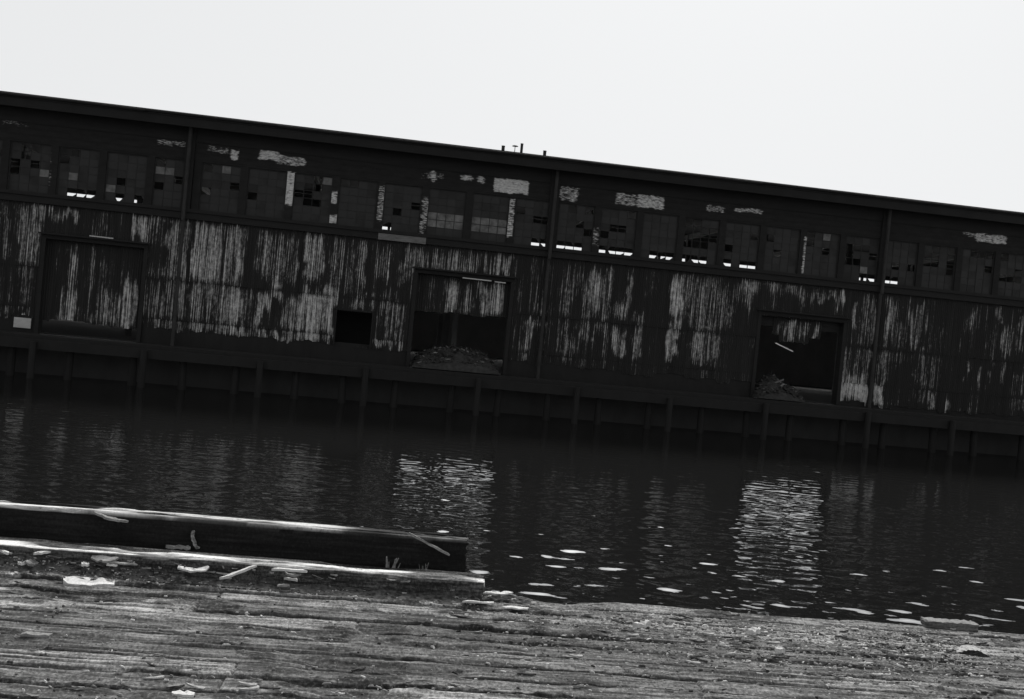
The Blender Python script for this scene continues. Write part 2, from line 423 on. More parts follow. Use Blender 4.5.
holes = DOORS + [HATCH]
zc = [2.64, 3.22, wp(512, 312)[1], Z_CLAD + 0.1]
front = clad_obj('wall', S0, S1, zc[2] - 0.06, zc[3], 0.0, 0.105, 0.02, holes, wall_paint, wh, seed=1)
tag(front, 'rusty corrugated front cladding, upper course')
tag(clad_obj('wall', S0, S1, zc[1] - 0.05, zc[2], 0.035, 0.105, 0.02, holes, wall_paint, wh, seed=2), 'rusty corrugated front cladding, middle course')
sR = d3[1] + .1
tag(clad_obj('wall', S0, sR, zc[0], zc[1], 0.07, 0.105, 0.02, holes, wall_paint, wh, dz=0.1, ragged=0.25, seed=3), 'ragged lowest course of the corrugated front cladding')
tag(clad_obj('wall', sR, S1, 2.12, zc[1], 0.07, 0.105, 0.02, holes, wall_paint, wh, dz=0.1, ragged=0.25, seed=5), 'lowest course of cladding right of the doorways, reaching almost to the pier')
pl = MB(); q0 = S0
for a, b_, c, e in DOORS:
    pl.box(q0, a - .185, .095, .30, PIER - .02, 2.85); q0 = b_ + .185
pl.box(q0, S1, .095, .30, PIER - .02, 2.85)
pl.build('plinth', M['pile'], wh)
x0_, z0_ = wp(13, 327); x1_, z1_ = wp(31, 318.5)
MB().box(x0_, x1_, .03, .06, z0_, z1_).build('patch_board', M['chip_mid'], wh)
# the other walls
MB().hexa([(S0 - 0.2, .2, PIER), (S0, .2, PIER), (S0, DEPTH, PIER), (S0 - 0.2, DEPTH, PIER), (S0 - 0.2, .2, Z_ROOF - .215), (S0, .2, Z_ROOF - .215), (S0, DEPTH, Z_ROOF + .47), (S0 - 0.2, DEPTH, Z_ROOF + .47)]).build('end_wall', M['inner'], wh)
MB().hexa([(S1, .2, PIER), (S1 + 0.2, .2, PIER), (S1 + 0.2, DEPTH, PIER), (S1, DEPTH, PIER), (S1, .2, Z_ROOF - .215), (S1 + 0.2, .2, Z_ROOF - .215), (S1 + 0.2, DEPTH, Z_ROOF + .47), (S1, DEPTH, Z_ROOF + .47)]).build('end_wall', M['inner'], wh)
GAP0, GAP1 = 9.0, 11.5
b = MB().box(S0, S1, DEPTH, DEPTH + 0.2, PIER, GAP0).box(S0, S1, DEPTH, DEPTH + 0.2, GAP1, Z_ROOF + 0.46)
k = S0
while k < S1:
    b.box(k, k + 0.22, DEPTH + 0.02, DEPTH + 0.18, GAP0 + 0.003, GAP1 - 0.003); k += 4.4
b.build('rear_wall', M['inner'], wh)
MB().box(S0, S1, 0.3, DEPTH, PIER, PIER + 0.06).build('floor', M['tar'], wh)

# sill ledge, header and the boarding above the windows
b = MB().box(S0, S1, -0.16, 0.10, Z_CLAD + 0.06, Z_SILL - 0.22).box(S0, S1, -0.24, 0.3, Z_SILL - 0.217, Z_SILL - 0.06)
b.build('ledge', M['tar'], wh)
# boards between window heads and eaves: paint survives in patches
s = np.arange(S0, S1, 0.06); z = np.linspace(Z_HEAD + 0.02, Z_PAN + 0.12, 17)
S, Zz = np.meshgrid(s, z)
grid_obj('head_board', S, -0.02 + 0.008 * np.sign(np.sin(Zz * 21)), Zz, M['panel'], wh,
         attrs={'paint': paint_map(S, Zz, PH, -.7, 0.15, 0.1, .18)}, smooth=False)
MB().box(S0, S1, -0.06, 0.2, Z_PAN + 0.12, Z_ROOF - 0.35).build('eaves_board', M['tar'], wh)
# roof: a low slope back from the eaves, fascia with a gutter lip
rf = MB()
rf.hexa([(S0 - .4, -.9, Z_ROOF - .22), (S1 + .4, -.9, Z_ROOF - .22), (S1 + .4, DEPTH + .6, Z_ROOF + .5), (S0 - .4, DEPTH + .6, Z_ROOF + .5),
         (S0 - .4, -.9, Z_ROOF), (S1 + .4, -.9, Z_ROOF), (S1 + .4, DEPTH + .6, Z_ROOF + .72), (S0 - .4, DEPTH + .6, Z_ROOF + .72)])
roof = rf.build('roof', M['roof'], wh)
MB().box(S0 - .4, S1 + .4, -.86, -.76, Z_ROOF - 0.62, Z_ROOF - 0.224).build('fascia', M['roof'], wh)
g_ = MB(); k = S0 - .4
while k < S1:
    e = min(S1 + .4, k + 3.0)
    g_.cyl((k, -.93, Z_ROOF - .1 + rnd.uniform(-.02, .012)), (e, -.93, Z_ROOF - .1 + rnd.uniform(-.02, .012)), .07, n=8); k = e + .01
g_.build('gutter', M['roof'], wh)
for i in range(29):   # rafter tails
    x = S0 + 1 + i * 3.05
    MB().box(x, x + .12, -.75, -.065, Z_ROOF - .42, Z_ROOF - .23).build('rafter_tail', M['tar'], wh)
# vents on the roof edge
for px, hgt, wd in ((503.0, .40, .085), (521.5, .62, .07), (545.0, .40, .085)):
    sx = wp(px, 150, 0.2)[0]
    MB().cyl((sx, .2, Z_ROOF - .05), (sx, .2, Z_ROOF + hgt), wd, n=10).cyl((sx, .2, Z_ROOF + hgt), (sx, .2, Z_ROOF + hgt + .03), wd * 1.1, n=10).build('vent_pipe', M['iron'], roof)
sx = wp(515, 148, 1.2)[0]
MB().cyl((sx, 1.2, Z_ROOF), (sx, 1.2, Z_ROOF + .66), .018, n=6).cyl((sx, 1.2, Z_ROOF + .66), (sx, 1.2, Z_ROOF + .70), .17, .10, n=12).build('vent_cowl', M['iron'], roof)
# inside: columns and roof beams
for i in range(10):
    x = S0 + 4 + i * 8.9
    for dd in (7.5, 15.0, 22.5):
        if dd != 15.0 and i % 2: continue
        MB().box(x - .15, x + .15, dd - .15, dd + .15, PIER + .06, Z_ROOF - .3).build('column', M['column'], wh)
    MB().box(x - .1, x + .1, .4, DEPTH - .1, 12.25, Z_ROOF - .31).build('roof_beam', M['inner'], wh)

# windows: steel sashes of four by six panes between posts
s_post = wp(512, 215)[0]; PITCH_W = (wp(512, 215)[0] - wp(290, 188)[0]) / 5
slots = [(62, 70), (74, 88), (110, 116), (128, 140), (384, 391), (528, 545), (560, 580), (602, 606), (608, 612), (622, 632), (653, 673), (686, 706), (727, 733), (745, 756), (862, 873), (874, 880), (890, 900)]
slot_s = [(wp(a, 245)[0], wp(b_, 245)[0]) for a, b_ in slots]
pale_win = (wp(446, 220)[0], wp(490, 220)[0])
i0 = int((S0 - s_post) / PITCH_W); i1 = int((S1 - s_post) / PITCH_W)
big = [wp(187, 190)[0], wp(551, 230)[0], wp(881, 270)[0]]
wr2 = random.Random(4)
for i in range(i0, i1):
    a = s_post + i * PITCH_W
    # post with its scraps of paint
    wpost = 0.34
    ss = np.linspace(a - wpost / 2, a + wpost / 2, 5); zz = np.linspace(Z_SILL - .06, Z_HEAD + .02, 30)
    S, Zz = np.meshgrid(ss, zz)
    pp = paint_map(S, Zz, PH, -.7, 0.05, 0.12, .15)
    grid_obj('post', S, -0.03 + 0 * S, Zz, M['panel'], wh, attrs={'paint': pp}, smooth=False)
    MB().box(a - wpost / 2, a + wpost / 2, -0.027, 0.22, Z_SILL - .06, Z_HEAD + .02).build('post_core', M['tar'], wh)
    # sash
    x0, x1 = a + wpost / 2, a + PITCH_W - wpost / 2
    z0, z1 = Z_SILL - .06, Z_HEAD + .02
    fr = MB(); t = 0.05
    fr.box(x0 - .02, x0 + t, .06, .12, z0 - .02, z1 + .02).box(x1 - t, x1 + .02, .06, .12, z0 - .02, z1 + .02).box(x0 + t, x1 - t, .062, .118, z0 - .1, z0 + .04).box(x0 + t, x1 - t, .062, .118, z1 - t, z1 + .15)
    nc, nr = 4, 6
    cw, rh = (x1 - x0 - 2 * t) / nc, (z1 - z0 - t - .04) / nr
    for c in range(1, nc): fr.box(x0 + t + c * cw - .014, x0 + t + c * cw + .014, .07, .11, z0 + .04, z1 - t)
    for r_ in range(1, nr): fr.box(x0 + t, x1 - t, .072, .108, z0 + .04 + r_ * rh - .014, z0 + .04 + r_ * rh + .014)
    fo = fr.build('window', M['frame'], wh)
    pn = MB()
    ruin = wr2.random()
    ispale = any(x0 < q < x1 for q in pale_win)
    for c in range(nc):
        for r_ in range(nr):
            pxa, pxb = x0 + t + c * cw + (.006 if c else -.02), x0 + t + (c + 1) * cw - (.006 if c < nc - 1 else -.02)
            pza, pzb = z0 + .04 + r_ * rh + (.006 if r_ else -.02), z0 + .04 + (r_ + 1) * rh - (.006 if r_ < nr - 1 else -.02)
            mid = (pxa + pxb) / 2
            if r_ == 0:
                if any(u - .06 < mid < w_ + .06 for u, w_ in slot_s):
                    for e_ in range(wr2.randrange(0, 3)):      # shards left in the putty
                        xe = pxa if wr2.random() < .5 else pxb; w_e = wr2.uniform(.08, .28) * (1 if xe == pxa else -1)
                        ze = pza if wr2.random() < .6 else pzb; h_e = wr2.uniform(.06, .26) * (1 if ze == pza else -1)
                        k0 = len(pn.v)
                        pn.v += [(xe, .084, ze), (xe + w_e, .084, ze), (xe, .084, ze + h_e), (xe, .09, ze), (xe + w_e, .09, ze), (xe, .09, ze + h_e)]
                        pn.f += [(k0, k0 + 1, k0 + 2), (k0 + 3, k0 + 5, k0 + 4), (k0, k0 + 3, k0 + 4, k0 + 1), (k0 + 1, k0 + 4, k0 + 5, k0 + 2), (k0, k0 + 2, k0 + 5, k0 + 3)]
                        pn.m += [0] * 5
                    continue
                m_ = 0 if wr2.random() < .5 else 1
            elif ispale:
                m_ = 2 if r_ <= 2 else (0 if wr2.random() < .5 else 1)
            else:
                q = wr2.random()
                if r_ > 1 and q < .10 + .5 * ruin * ruin: continue            # broken out
                m_ = 0 if q < .68 else (1 if q < .975 else 2)
            yy = .086 + wr2.uniform(-.006, .006)
            pn.box(pxa, pxb, yy, yy + .006, pza, pzb, m_)
    pn.build('pane', [M['pane_dark'], M['pane_dust'], M['pane_pale']], fo)

# odd pale strips: glints over the doors put in as pale bars, a scarfed board on the ledge
for x0, x1, y0, dd in ((91, 115, 237.5, -.275), (462, 491, 279.5, -.275), (494, 505, 282.5, -.275)):
    u0, u1 = wp(x0, y0)[0], wp(x1, y0)[0]; q = wp((x0 + x1) / 2, y0)[1]
    MB().hexa([(u0, dd, q - .02), (u1, dd - .02, q - .035), (u1, dd + .01, q - .035), (u0, dd + .01, q - .02),
               (u0, dd, q + .02), (u1, dd - .02, q + .02), (u1, dd + .01, q + .02), (u0, dd + .01, q + .03)]).build('glint_strip', M['chip_mid'], wh)
u0, u1 = wp(378, 239)[0], wp(426, 239)[0]
MB().box(u0, u1, -.20, -.163, Z_SILL - .55, Z_SILL - .24).build('ledge_board', M['block'], wh)

# downpipes on the bay pilasters
for sb in big:
    MB().box(sb - .22, sb + .22, -.14, .05, Z_SILL - .057, Z_ROOF - .36).build('pilaster', M['tar'], wh)
    p = MB().cyl((sb, -.22, PIER - .4), (sb - .0, -.22, Z_CLAD - .02), .09, n=10).cyl((sb, -.34, Z_CLAD - .05), (sb, -.34, Z_ROOF - .3), .09, n=10)
    p.cyl((sb, -.34, Z_ROOF - .3), (sb, -.85, Z_ROOF - .14), .08, n=8)
    for q in (3.4, 5.2, 6.9): p.cyl((sb, -.22, q), (sb, -.22, q + .07), .115, n=10)
    p.build('downpipe', M['iron'], wh)

# doors: frames, headers with a canopy lip, and what is left of the shutters
def shut_paint(S, Zz): return paint_map(S, Zz, PS, 0.0, 0.12, 0.3)
for k, (a, b_, c, e) in enumerate(DOORS):
    fr = MB()
    fr.box(a - .18, a, -.05, .5, c, e + .2).box(b_, b_ + .18, -.05, .5, c, e + .2).box(a, b_, -.05, .5, e, e + .2)
    fr.box(a - .3, b_ + .3, -.26, -.052, e + .2, e + .27)
    fr.build('door_frame', M['tar'], wh)
    low = (2.62, wp(470, 315)[1], None)[k]
    if k < 2:
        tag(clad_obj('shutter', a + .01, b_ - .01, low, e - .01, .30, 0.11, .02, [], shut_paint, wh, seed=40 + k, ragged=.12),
            ('streaked corrugated shutter pulled right down', 'half raised corrugated shutter over the rubble')[k])
    else:
        sa, sb_ = wp(775, 330)[0], wp(824, 330)[0]; lo = wp(800, 342)[1]
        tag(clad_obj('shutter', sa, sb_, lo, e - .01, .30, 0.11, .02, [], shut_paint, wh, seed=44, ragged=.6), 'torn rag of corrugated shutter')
        MB().box(a + .01, b_ - .01, .36, .40, wp(800, 329)[1], e - .003).build('shutter_box', M['tar'], wh)
hf = MB(); a, b_, c, e = HATCH
hf.box(a - .07, a, -.03, .2, c, e + .07).box(b_, b_ + .07, -.03, .2, c, e + .07).box(a, b_, -.03, .2, e, e + .07)
hf.build('hatch_frame', M['tar'], wh)
MB().box(a - 1.2, b_ + 1.2, 2.4, 2.5, PIER + .06, Z_CLAD).build('hatch_baffle', M['tar'], wh)  # board added behind the hatch to stop rear light glittering on the water

# ------------------------------------------------------------------ the far pier the warehouse stands on
pier = tag(empty('timber_pier', (WP.x, WP.y, 0), PSI), 'black timber pier on piles carrying the long warehouse', 'pier')
MB().box(S0 - 3, S1 + 3, -1.5, .27, PIER - .28, PIER).build('apron', M['pile'], pier)
MB().box(S0 - 3, S1 + 3, -1.78, -1.503, PIER - .62, PIER - .18).build('fender_beam', M['pile'], pier)
MB().box(S0 - 3, S1 + 3, .9, 1.1, -1.5, PIER - .283).build('bulkhead', M['fill'], pier)
s = np.arange(S0 - 3, S1 + 3, 0.3)
for i in range(36):
    x = S0 - 1 + i * 2.5 + rnd.uniform(-.2, .2)
    lean = rnd.uniform(-.12, .12)
    MB().cyl((x + lean, -1.2, -1.5), (x, -1.2, PIER - .285), .2, .17, n=10).build('pile', M['pile'], pier)
for i in range(18):
    x = S0 + i * 5.0 + rnd.uniform(-.3, .3)
    MB().cyl((x, -1.95, -1.5), (x, -1.95, PIER + rnd.uniform(-.3, -.1)), .16, .14, n=10).build('fender_pile', M['pile'], pier)

# heaps of rubble in the open doorways
def heap(name, s0, s1, d0, d1, h, seed, n, label):
    r = random.Random(seed)
    nx, ny = 40, 24
    ss = np.linspace(s0, s1, nx); dd = np.linspace(d0, d1, ny)
    S, D = np.meshgrid(ss, dd)
    u = (S - s0) / (s1 - s0); v = (D - d0) / (d1 - d0)
    Zz = PIER + .065 + h * np.clip(np.sin(np.pi * u) ** .7 * np.sin(np.pi * np.clip(v, 0, 1)) ** .7, 0, 1) * (.45 + .9 * fbm(S * 1.4, D * 1.4, seed, 4))
    Zz = np.where((u < .01) | (u > .99) | (v < .01) | (v > .99), PIER + .05, Zz)
    co = np.stack([S, D, Zz], -1).reshape(-1, 3).tolist()
    mb = MB(); mb.v = [tuple(c) for c in co]
    for j in range(ny - 1):
        for i in range(nx - 1):
            mb.f.append((j * nx + i, j * nx + i + 1, (j + 1) * nx + i + 1, (j + 1) * nx + i)); mb.m.append(0)
    for k in range(n):
        i, j = r.randrange(3, nx - 3), r.randrange(2, ny - 2)
        p = Vector(co[j * nx + i])
        L, wdt, th = r.uniform(.12, .5) * (2.2 if r.random() < .15 else 1), r.uniform(.05, .2), r.uniform(.03, .1)
        a, tl = r.uniform(0, 6.28), r.uniform(-.7, .7)
        Rm = Matrix.Rotation(a, 3, 'Z') @ Matrix.Rotation(tl, 3, 'Y')
        pts = [p + Rm @ Vector((x * L * r.uniform(.7, 1.1), y * wdt * r.uniform(.6, 1.1), zq * th)) for zq in (-.5, .5) for x, y in ((-.5, -.5), (.5, -.5), (.5, .5), (-.5, .5))]
        q = r.random()
        mb.hexa(pts, 3 if q < .02 else (1 if q < .17 else (2 if q < .5 else 0)))
    o = mb.build(name, [M['rubble'], M['block'], M['chip_dark'], M['chip_grey']])
    o.location = (WP.x, WP.y, 0); o.rotation_euler = (0, 0, PSI)
    return tag(o, label, 'rubble')
heap('rubble_heap', d2[0] + .1, d2[1] - .15, -.9, 3.0, 1.25, 3, 420, 'broad heap of rubble filling the doorway under the half raised shutter')
heap('rubble_heap', d3[0] - .1, d3[0] + 2.5, -.9, 2.2, .95, 8, 220, 'smaller rubble heap in the left corner of the right doorway')
# pale lath hanging aslant in the right doorway
p0, p1 = wp(775.5, 343, -.02), wp(793, 351.5, -.02)
o = MB().hexa([(p0[0], -.04, p0[1] - .03), (p1[0], -.04, p1[1] - .03), (p1[0], 0, p1[1] - .03), (p0[0], 0, p0[1] - .03),
               (p0[0], -.04, p0[1] + .03), (p1[0], -.04, p1[1] + .03), (p1[0], 0, p1[1] + .03), (p0[0], 0, p0[1] + .03)]).build('lath', M['chip_pale'])
o.location = (WP.x, WP.y, 0); o.rotation_euler = (0, 0, PSI)
tag(o, 'pale lath hanging aslant in the dark right doorway', 'lath')

# ------------------------------------------------------------------ the quay underfoot
e0, e1 = on_z(500, 594, DECK), on_z(1024, 632, DECK)
DU = (e1 - e0).normalized(); DPSI = math.atan2(DU.y, DU.x); DN = Vector((-DU.y, DU.x, 0))

def dk(px, py, z=DECK):
    """photo point on a level plane -> (t, v) along and across the quay edge (v = 0 at the edge, negative inshore)"""
    p = on_z(px, py, z) - e0
    return p.dot(DU), p.dot(DN)

def deck_z(T, V, seed=0):
    """height of the worn planking above the nominal deck, and the dirt lying on it"""
    wd = 0.188
    wob = 0.005 * (vn(T * .7, V * 0 + 3.3, 71) - .5) * 2
    q = (V + wob) / wd
    pi_ = np.floor(q); f = q - pi_
    edge = np.minimum(f, 1 - f) * wd
    brk = np.floor((T + h2(pi_, pi_ * 0, 14) * 4.0) / 4.2)
    off = (h2(pi_, brk, 3) - .5) * .016
    gapw = .000 + .022 * vn(T * 1.6, pi_ * 3.7, 15) ** 1.5
    groove = 1 - sstep(gapw, gapw + .011, edge)
    bt = ((T + h2(pi_, pi_ * 0, 14) * 4.0) / 4.2); be = np.minimum(bt - brk, 1 - (bt - brk)) * 4.2
    butt = .5 * (1 - sstep(.002, .009, be))
    grain = fbm(T * 1.1, V * 46, 33, 4) - .5
    gr2 = fbm(T * 3.5, V * 130, 36, 3) - .5
    rot = sstep(.60, .75, fbm(T * 1.3, V * 5.5, 41, 4))
    check = sstep(.66, .74, vn(T * .55, V * 38, 44)) * sstep(.35, .6, vn(T * .9, V * 9, 45))
    z = off + .014 * grain + .009 * gr2 + .008 * (fbm(T * 14, V * 30, 38, 3) - .5) - .020 * np.maximum(groove, butt) - .016 * rot - .013 * check
    lit = sstep(.36, .66, fbm(T * .8, V * 1.6, 51, 4))
    grit = sstep(.48, .64, fbm(T * 6.5, V * 13, 52, 5))
    shore = sstep(-.42, -.12, V) * (1 - sstep(.0, .3, T + .0))
    dirt = np.clip(.85 * np.maximum(groove, butt) + .55 * rot + .6 * check + lit * grit * .8 + shore * (.35 + .5 * grit), 0, 1)
    z = z + .010 * (lit * grit + shore * grit) * vn(T * 40, V * 40, 53)
    tone = .6 + .8 * h2(pi_, brk, 7)
    return z, dirt, tone

t = np.concatenate([np.array([-40, -20, -10]), np.arange(-5.4, 5.6, .0125), np.array([10, 20, 40])])
v = np.concatenate([np.array([-30, -12, -5]), np.arange(-2.7, -.0005, .0062), np.array([0.0, .004])])
T, V = np.meshgrid(t, v)
Zd, dirt, tone = deck_z(T, V)
# ragged water edge: bites and splintered lips
bite = .05 * fbm(t * 2.2, t * 0 + 1, 81, 4) + .05 * sstep(.6, .8, vn(t * 3.3, t * 0, 83))
V2 = V - np.clip(1 + V / .25, 0, 1) * bite[None, :] * (np.abs(t) < 6)
Zd[-2, :] -= .02; Zd[-1, :] = -3.5
dock = grid_obj('quay_deck', T, V2, Zd, M['deck'], loc=(e0.x, e0.y, DECK), rz=DPSI, attrs={'dirt': dirt, 'tone': tone})
tag(dock, kind='structure')

def beam(name, mat, t0, t1, v0, v1, z0, z1, seed, splint, bare_w, label, cat, endrot=0.0, wav=.012, fadeend=0.0):
    """a squared timber, weathered: its section swept along the quay with worn arrises and splits"""
    ts = np.arange(t0, t1 + .001, .02)
    sec = []   # loop of section points, (v, z)
    nv, nz = 24, 16
    for i in range(nv): sec.append((v0 + (v1 - v0) * i / nv, z1))
    for i in range(nz): sec.append((v1, z1 + (z0 - z1) * i / nz))
    for i in range(nv): sec.append((v1 + (v0 - v1) * i / nv, z0))
    for i in range(nz + 1): sec.append((v0, z0 + (z1 - z0) * i / nz))
    sec = np.array(sec)
    TT, VV = np.meshgrid(ts, sec[:, 0], indexing='ij'); _, ZZ = np.meshgrid(ts, sec[:, 1], indexing='ij')
    cv, cz = (v0 + v1) / 2, (z0 + z1) / 2
    wv, wz = (v1 - v0) / 2, (z1 - z0) / 2
    a, b_ = (VV - cv) / wv, (ZZ - cz) / wz
    # arris rounding
    rr = np.clip((np.abs(a) ** 22 + np.abs(b_) ** 22), .01, None)
    k = np.where(rr > 1.0, rr ** (-1 / 30), 1.0)
    grain = fbm(TT * 1.2, (VV + ZZ) * 50, seed, 4) - .5
    lump = fbm(TT * .9, (VV - ZZ) * 4, seed + 5, 3) - .5
    top = (ZZ > z1 - 1e-6)
    spl = sstep(.52, .72, fbm(TT * 2.3, VV * 22, seed + 9, 4)) * splint
    Vn = cv + a * k * wv * (1 + .25 * lump * .3) + .010 * grain * np.sign(a) + wav * np.sin(TT * .9 + seed)
    Zn = cz + b_ * k * wz + np.where(top, .010 * grain + .010 * lump - .05 * spl, .004 * grain) + wav * .6 * np.sin(TT * .6 + seed * 2)
    if endrot:
        e_ = sstep(t1 - endrot, t1, TT)
        Zn = np.where(ZZ > cz, Zn - e_ * wz * 1.1 * vn(TT * 9, VV * 20, seed + 3), Zn)
        TT = TT - sstep(t1 - .1, t1, TT) * .03 * vn(VV * 30, ZZ * 25, seed + 4)
    bare = np.clip(sstep(z1 - .010, z1 - .001, ZZ) * (.12 + .88 * sstep(.34, .56, fbm(TT * 2.4, VV * 9, seed + 12, 4))) * (1 - sstep(v0 + bare_w - .006, v0 + bare_w + .006, VV + .07 * (fbm(TT * 2.6, TT * 0, seed + 6, 4) - .5))) * (1 - .8 * spl / max(splint, .01)), 0, 1)
    bare = bare * (1 - fadeend * sstep(t1 - 1.0, t1 - .5, TT))
    edge = sstep(.45, .6, vn(TT * 2.5, ZZ * 18, seed + 7)) * sstep(z1 - .03, z1 - .01, ZZ)
    bare = np.maximum(bare, .35 * edge * (VV < v0 + .02) * sstep(.5, .6, fbm(TT * 6, ZZ * 60, seed + 8, 3)))
    nr, nc = TT.shape
    TT = TT - sstep(t1 - .12, t1, TT) * .05 * vn(VV * 110, ZZ * 60, seed + 4)
    co = np.stack([TT, Vn, Zn], -1).reshape(-1, 3)
    f = []
    for i in range(nr - 1):
        for j in range(nc - 1):
            f.append((i * nc + j, i * nc + j + 1, (i + 1) * nc + j + 1, (i + 1) * nc + j))
    f.append(tuple(range(nc - 1))); f.append(tuple((nr - 1) * nc + j for j in reversed(range(nc - 1))))
    o = mk(name, co.tolist(), f, mat, loc=(e0.x, e0.y, DECK), rz=DPSI)
    at = o.data.attributes.new('bare', 'FLOAT', 'POINT'); at.data.foreach_set('value', bare.reshape(-1).astype(np.float32))
    return tag(o, label, cat)

# lower stringer: top 0.12 above the deck
a0, a1 = dk(0, 545, DECK + .125), dk(489, 577, DECK + .125)
vf = a1[1] - .10
beam('stringer_timber', M['string'], -7.5, a1[0], vf, vf + .19, .004, .125, 5, .35, .10,
     'low squared stringer timber with pale worn top along the quay edge', 'timber', wav=.008)
b0, b1 = dk(0, 502, DECK + .31), dk(474, 545, DECK + .31)
vb = b1[1] - .09
beam('bulkhead_timber', M['bulk'], -8.0, b1[0], vf + .30, vf + .45, -.10, .30, 9, .5, .11,
     'tall black bulkhead timber with thin pale splintered top, behind the low stringer', 'timber', fadeend=.85, wav=.008)

# bank of rotted litter lying along the foot of the stringer
def bank_h(tt):
    x = sstep(-3.6, .0, tt)
    return np.maximum((.085 - .07 * x) * (.35 + .9 * fbm(tt * 2.2, tt * 0 + 7, 120, 4)), .004)
tb = np.arange(-7.4, a1[0] - .05, .012); ub = np.linspace(0, 1, 16)
TB, UB = np.meshgrid(tb, ub)
wb = .09 + .09 * fbm(TB * 1.5, TB * 0, 121, 3)
VB = vf + .012 - wb * (1 - UB)
ZB = np.where(UB > 0, bank_h(TB) * UB ** 1.4 + .022 * (fbm(TB * 22, VB * 40, 122, 3) - .35) * sstep(0, .3, UB) + .006, -.03)
o = grid_obj('litter_bank', TB, VB, ZB, M['litter'], loc=(e0.x, e0.y, DECK), rz=DPSI, smooth=False)
tag(o, 'bank of dark rotted wood litter along the foot of the low stringer', 'litter', kind='stuff')
def on_bank(px, py, back=.02):
    # height at which this sight line meets the plane just before the stringer's face
    lo, hi = 0.0, .16
    for _ in range(30):
        z = (lo + hi) / 2
        if dk(px, py, DECK + z)[1] > vf - back: lo = z
        else: hi = z
    return DECK + z

# ------------------------------------------------------------------ loose things on the quay
def chip(name, L, wd, th, mat, seed, bend=.0, jag=.25, n=7, taper=.6):
    """a split of wood: irregular outline, jagged ends, a little bent and twisted"""
    r = random.Random(seed)
    up, lo = [], []
    for i in range(n):
        u = i / (n - 1); x = (u - .5) * L
        w1 = wd * .5 * (1 - abs(2 * u - 1) ** 5 * r.uniform(.2, 1.5) * taper) * r.uniform(1 - jag, 1 + jag * .5)
        w2 = wd * .5 * (1 - abs(2 * u - 1) ** 5 * r.uniform(.2, 1.5) * taper) * r.uniform(1 - jag, 1 + jag * .5)
        zz = bend * L * (4 * (u - .5) ** 2) + r.uniform(-.15, .15) * th
        tw = r.uniform(-.12, .12) * wd
        dx = r.uniform(-.04, .04) * L
        up.append((x + dx, w1, zz + tw * .5)); lo.append((x - dx, -w2, zz - tw * .5))
    v, f = [], []
    for (p, q) in zip(up, lo):
        v += [p, q, (p[0], p[1], p[2] + th * r.uniform(.7, 1.1)), (q[0], q[1], q[2] + th * r.uniform(.7, 1.1))]
    for i in range(n - 1):
        k = 4 * i
        f += [(k, k + 4, k + 5, k + 1), (k + 2, k + 3, k + 7, k + 6), (k, k + 2, k + 6, k + 4), (k + 1, k + 5, k + 7, k + 3)]
    f += [(0, 1, 3, 2), (4 * n - 4, 4 * n - 2, 4 * n - 1, 4 * n - 3)]
    return mk(name, v, f, mat)

def spikes(name, hgt, seed):
    """a frayed stub: a fan of torn fibres rising from one root"""
    r = random.Random(seed); mb = MB()
    for i in range(7):
        a = r.gauss(.1, .32); L = hgt * r.uniform(.35, 1.2); w_ = hgt * r.uniform(.05, .16)
        x0 = (i - 3) * hgt * .12; x1 = x0 + math.sin(a) * L; z1_ = math.cos(a) * L; d_ = r.uniform(-.3, .3) * hgt
        mb.hexa([(x0 - w_, -w_, -.03), (x0 + w_, -w_, -.03), (x0 + w_, w_, -.03), (x0 - w_, w_, -.03),
                 (x1 - w_ * .3, d_ - w_ * .3, z1_), (x1 + w_ * .3, d_ - w_ * .3, z1_), (x1 + w_ * .3, d_ + w_ * .3, z1_), (x1 - w_ * .3, d_ + w_ * .3, z1_)])
    return mb.build(name, M['chip_grey'])

def zdeck(tt, vv):
    return float(deck_z(np.array([[tt]]), np.array([[vv]]))[0][0, 0])

def place(o, px, py, rz=0.0, tilt=0.0, lift=.002, z=DECK, ry=0.0, pix=True):
    tt, vv = dk(px, py, z) if pix else (px, py)
    w = e0 + DU * tt + DN * vv
    zz = (DECK + zdeck(tt, min(vv, -.01)) if z == DECK else z) + lift
    o.location = (w.x, w.y, zz); o.rotation_euler = (tilt, ry, DPSI + rz)
    return o

def hero(name, px, py, L, wd, th, mk_, seed, rz, label, cat, **k):
    kw = {q: k.pop(q) for q in ('bend', 'jag', 'n', 'taper') if q in k}
    return tag(place(chip(name, L, wd, th, M[mk_], seed, **kw), px, py, rz, **k), label, cat)

hero('split_board', 89, 582, .27, .11, .03, 'chip_pale', 3, .10, 'pale notched piece of split board lying alone on the planks at left', 'board', jag=.12, n=8, taper=.18)
hero('leaning_lath', 238, 577, .22, .02, .014, 'chip_pale', 5, .75, 'thin pale lath lying aslant before the low stringer', 'lath', tilt=.1, ry=-.22, jag=.1, z=on_bank(238, 577, .10), lift=.022)
hero('straight_lath', 289, 575, .20, .026, .014, 'chip_pale', 6, .0, 'straight white lath lying along the foot of the low stringer', 'lath', jag=.1, z=on_bank(289, 575, .10), lift=.022)
hero('curved_splinter', 292, 580, .10, .022, .012, 'chip_grey', 7, -.3, 'short curved grey splinter just below the straight white lath', 'splinter', bend=.12, z=on_bank(292, 580, .10), lift=.022)
hero('wood_scrap', 291, 584, .08, .022, .012, 'chip_mid', 8, -.35, 'short pale wood scrap below the curved splinter', 'wood scrap', z=on_bank(291, 584, .10), lift=.022)
hero('wood_scrap', 283, 590, .07, .022, .012, 'chip_grey', 9, .3, 'flat grey wood scrap nearest the camera under the straight lath', 'wood scrap', z=on_bank(283, 590, .10), lift=.022)
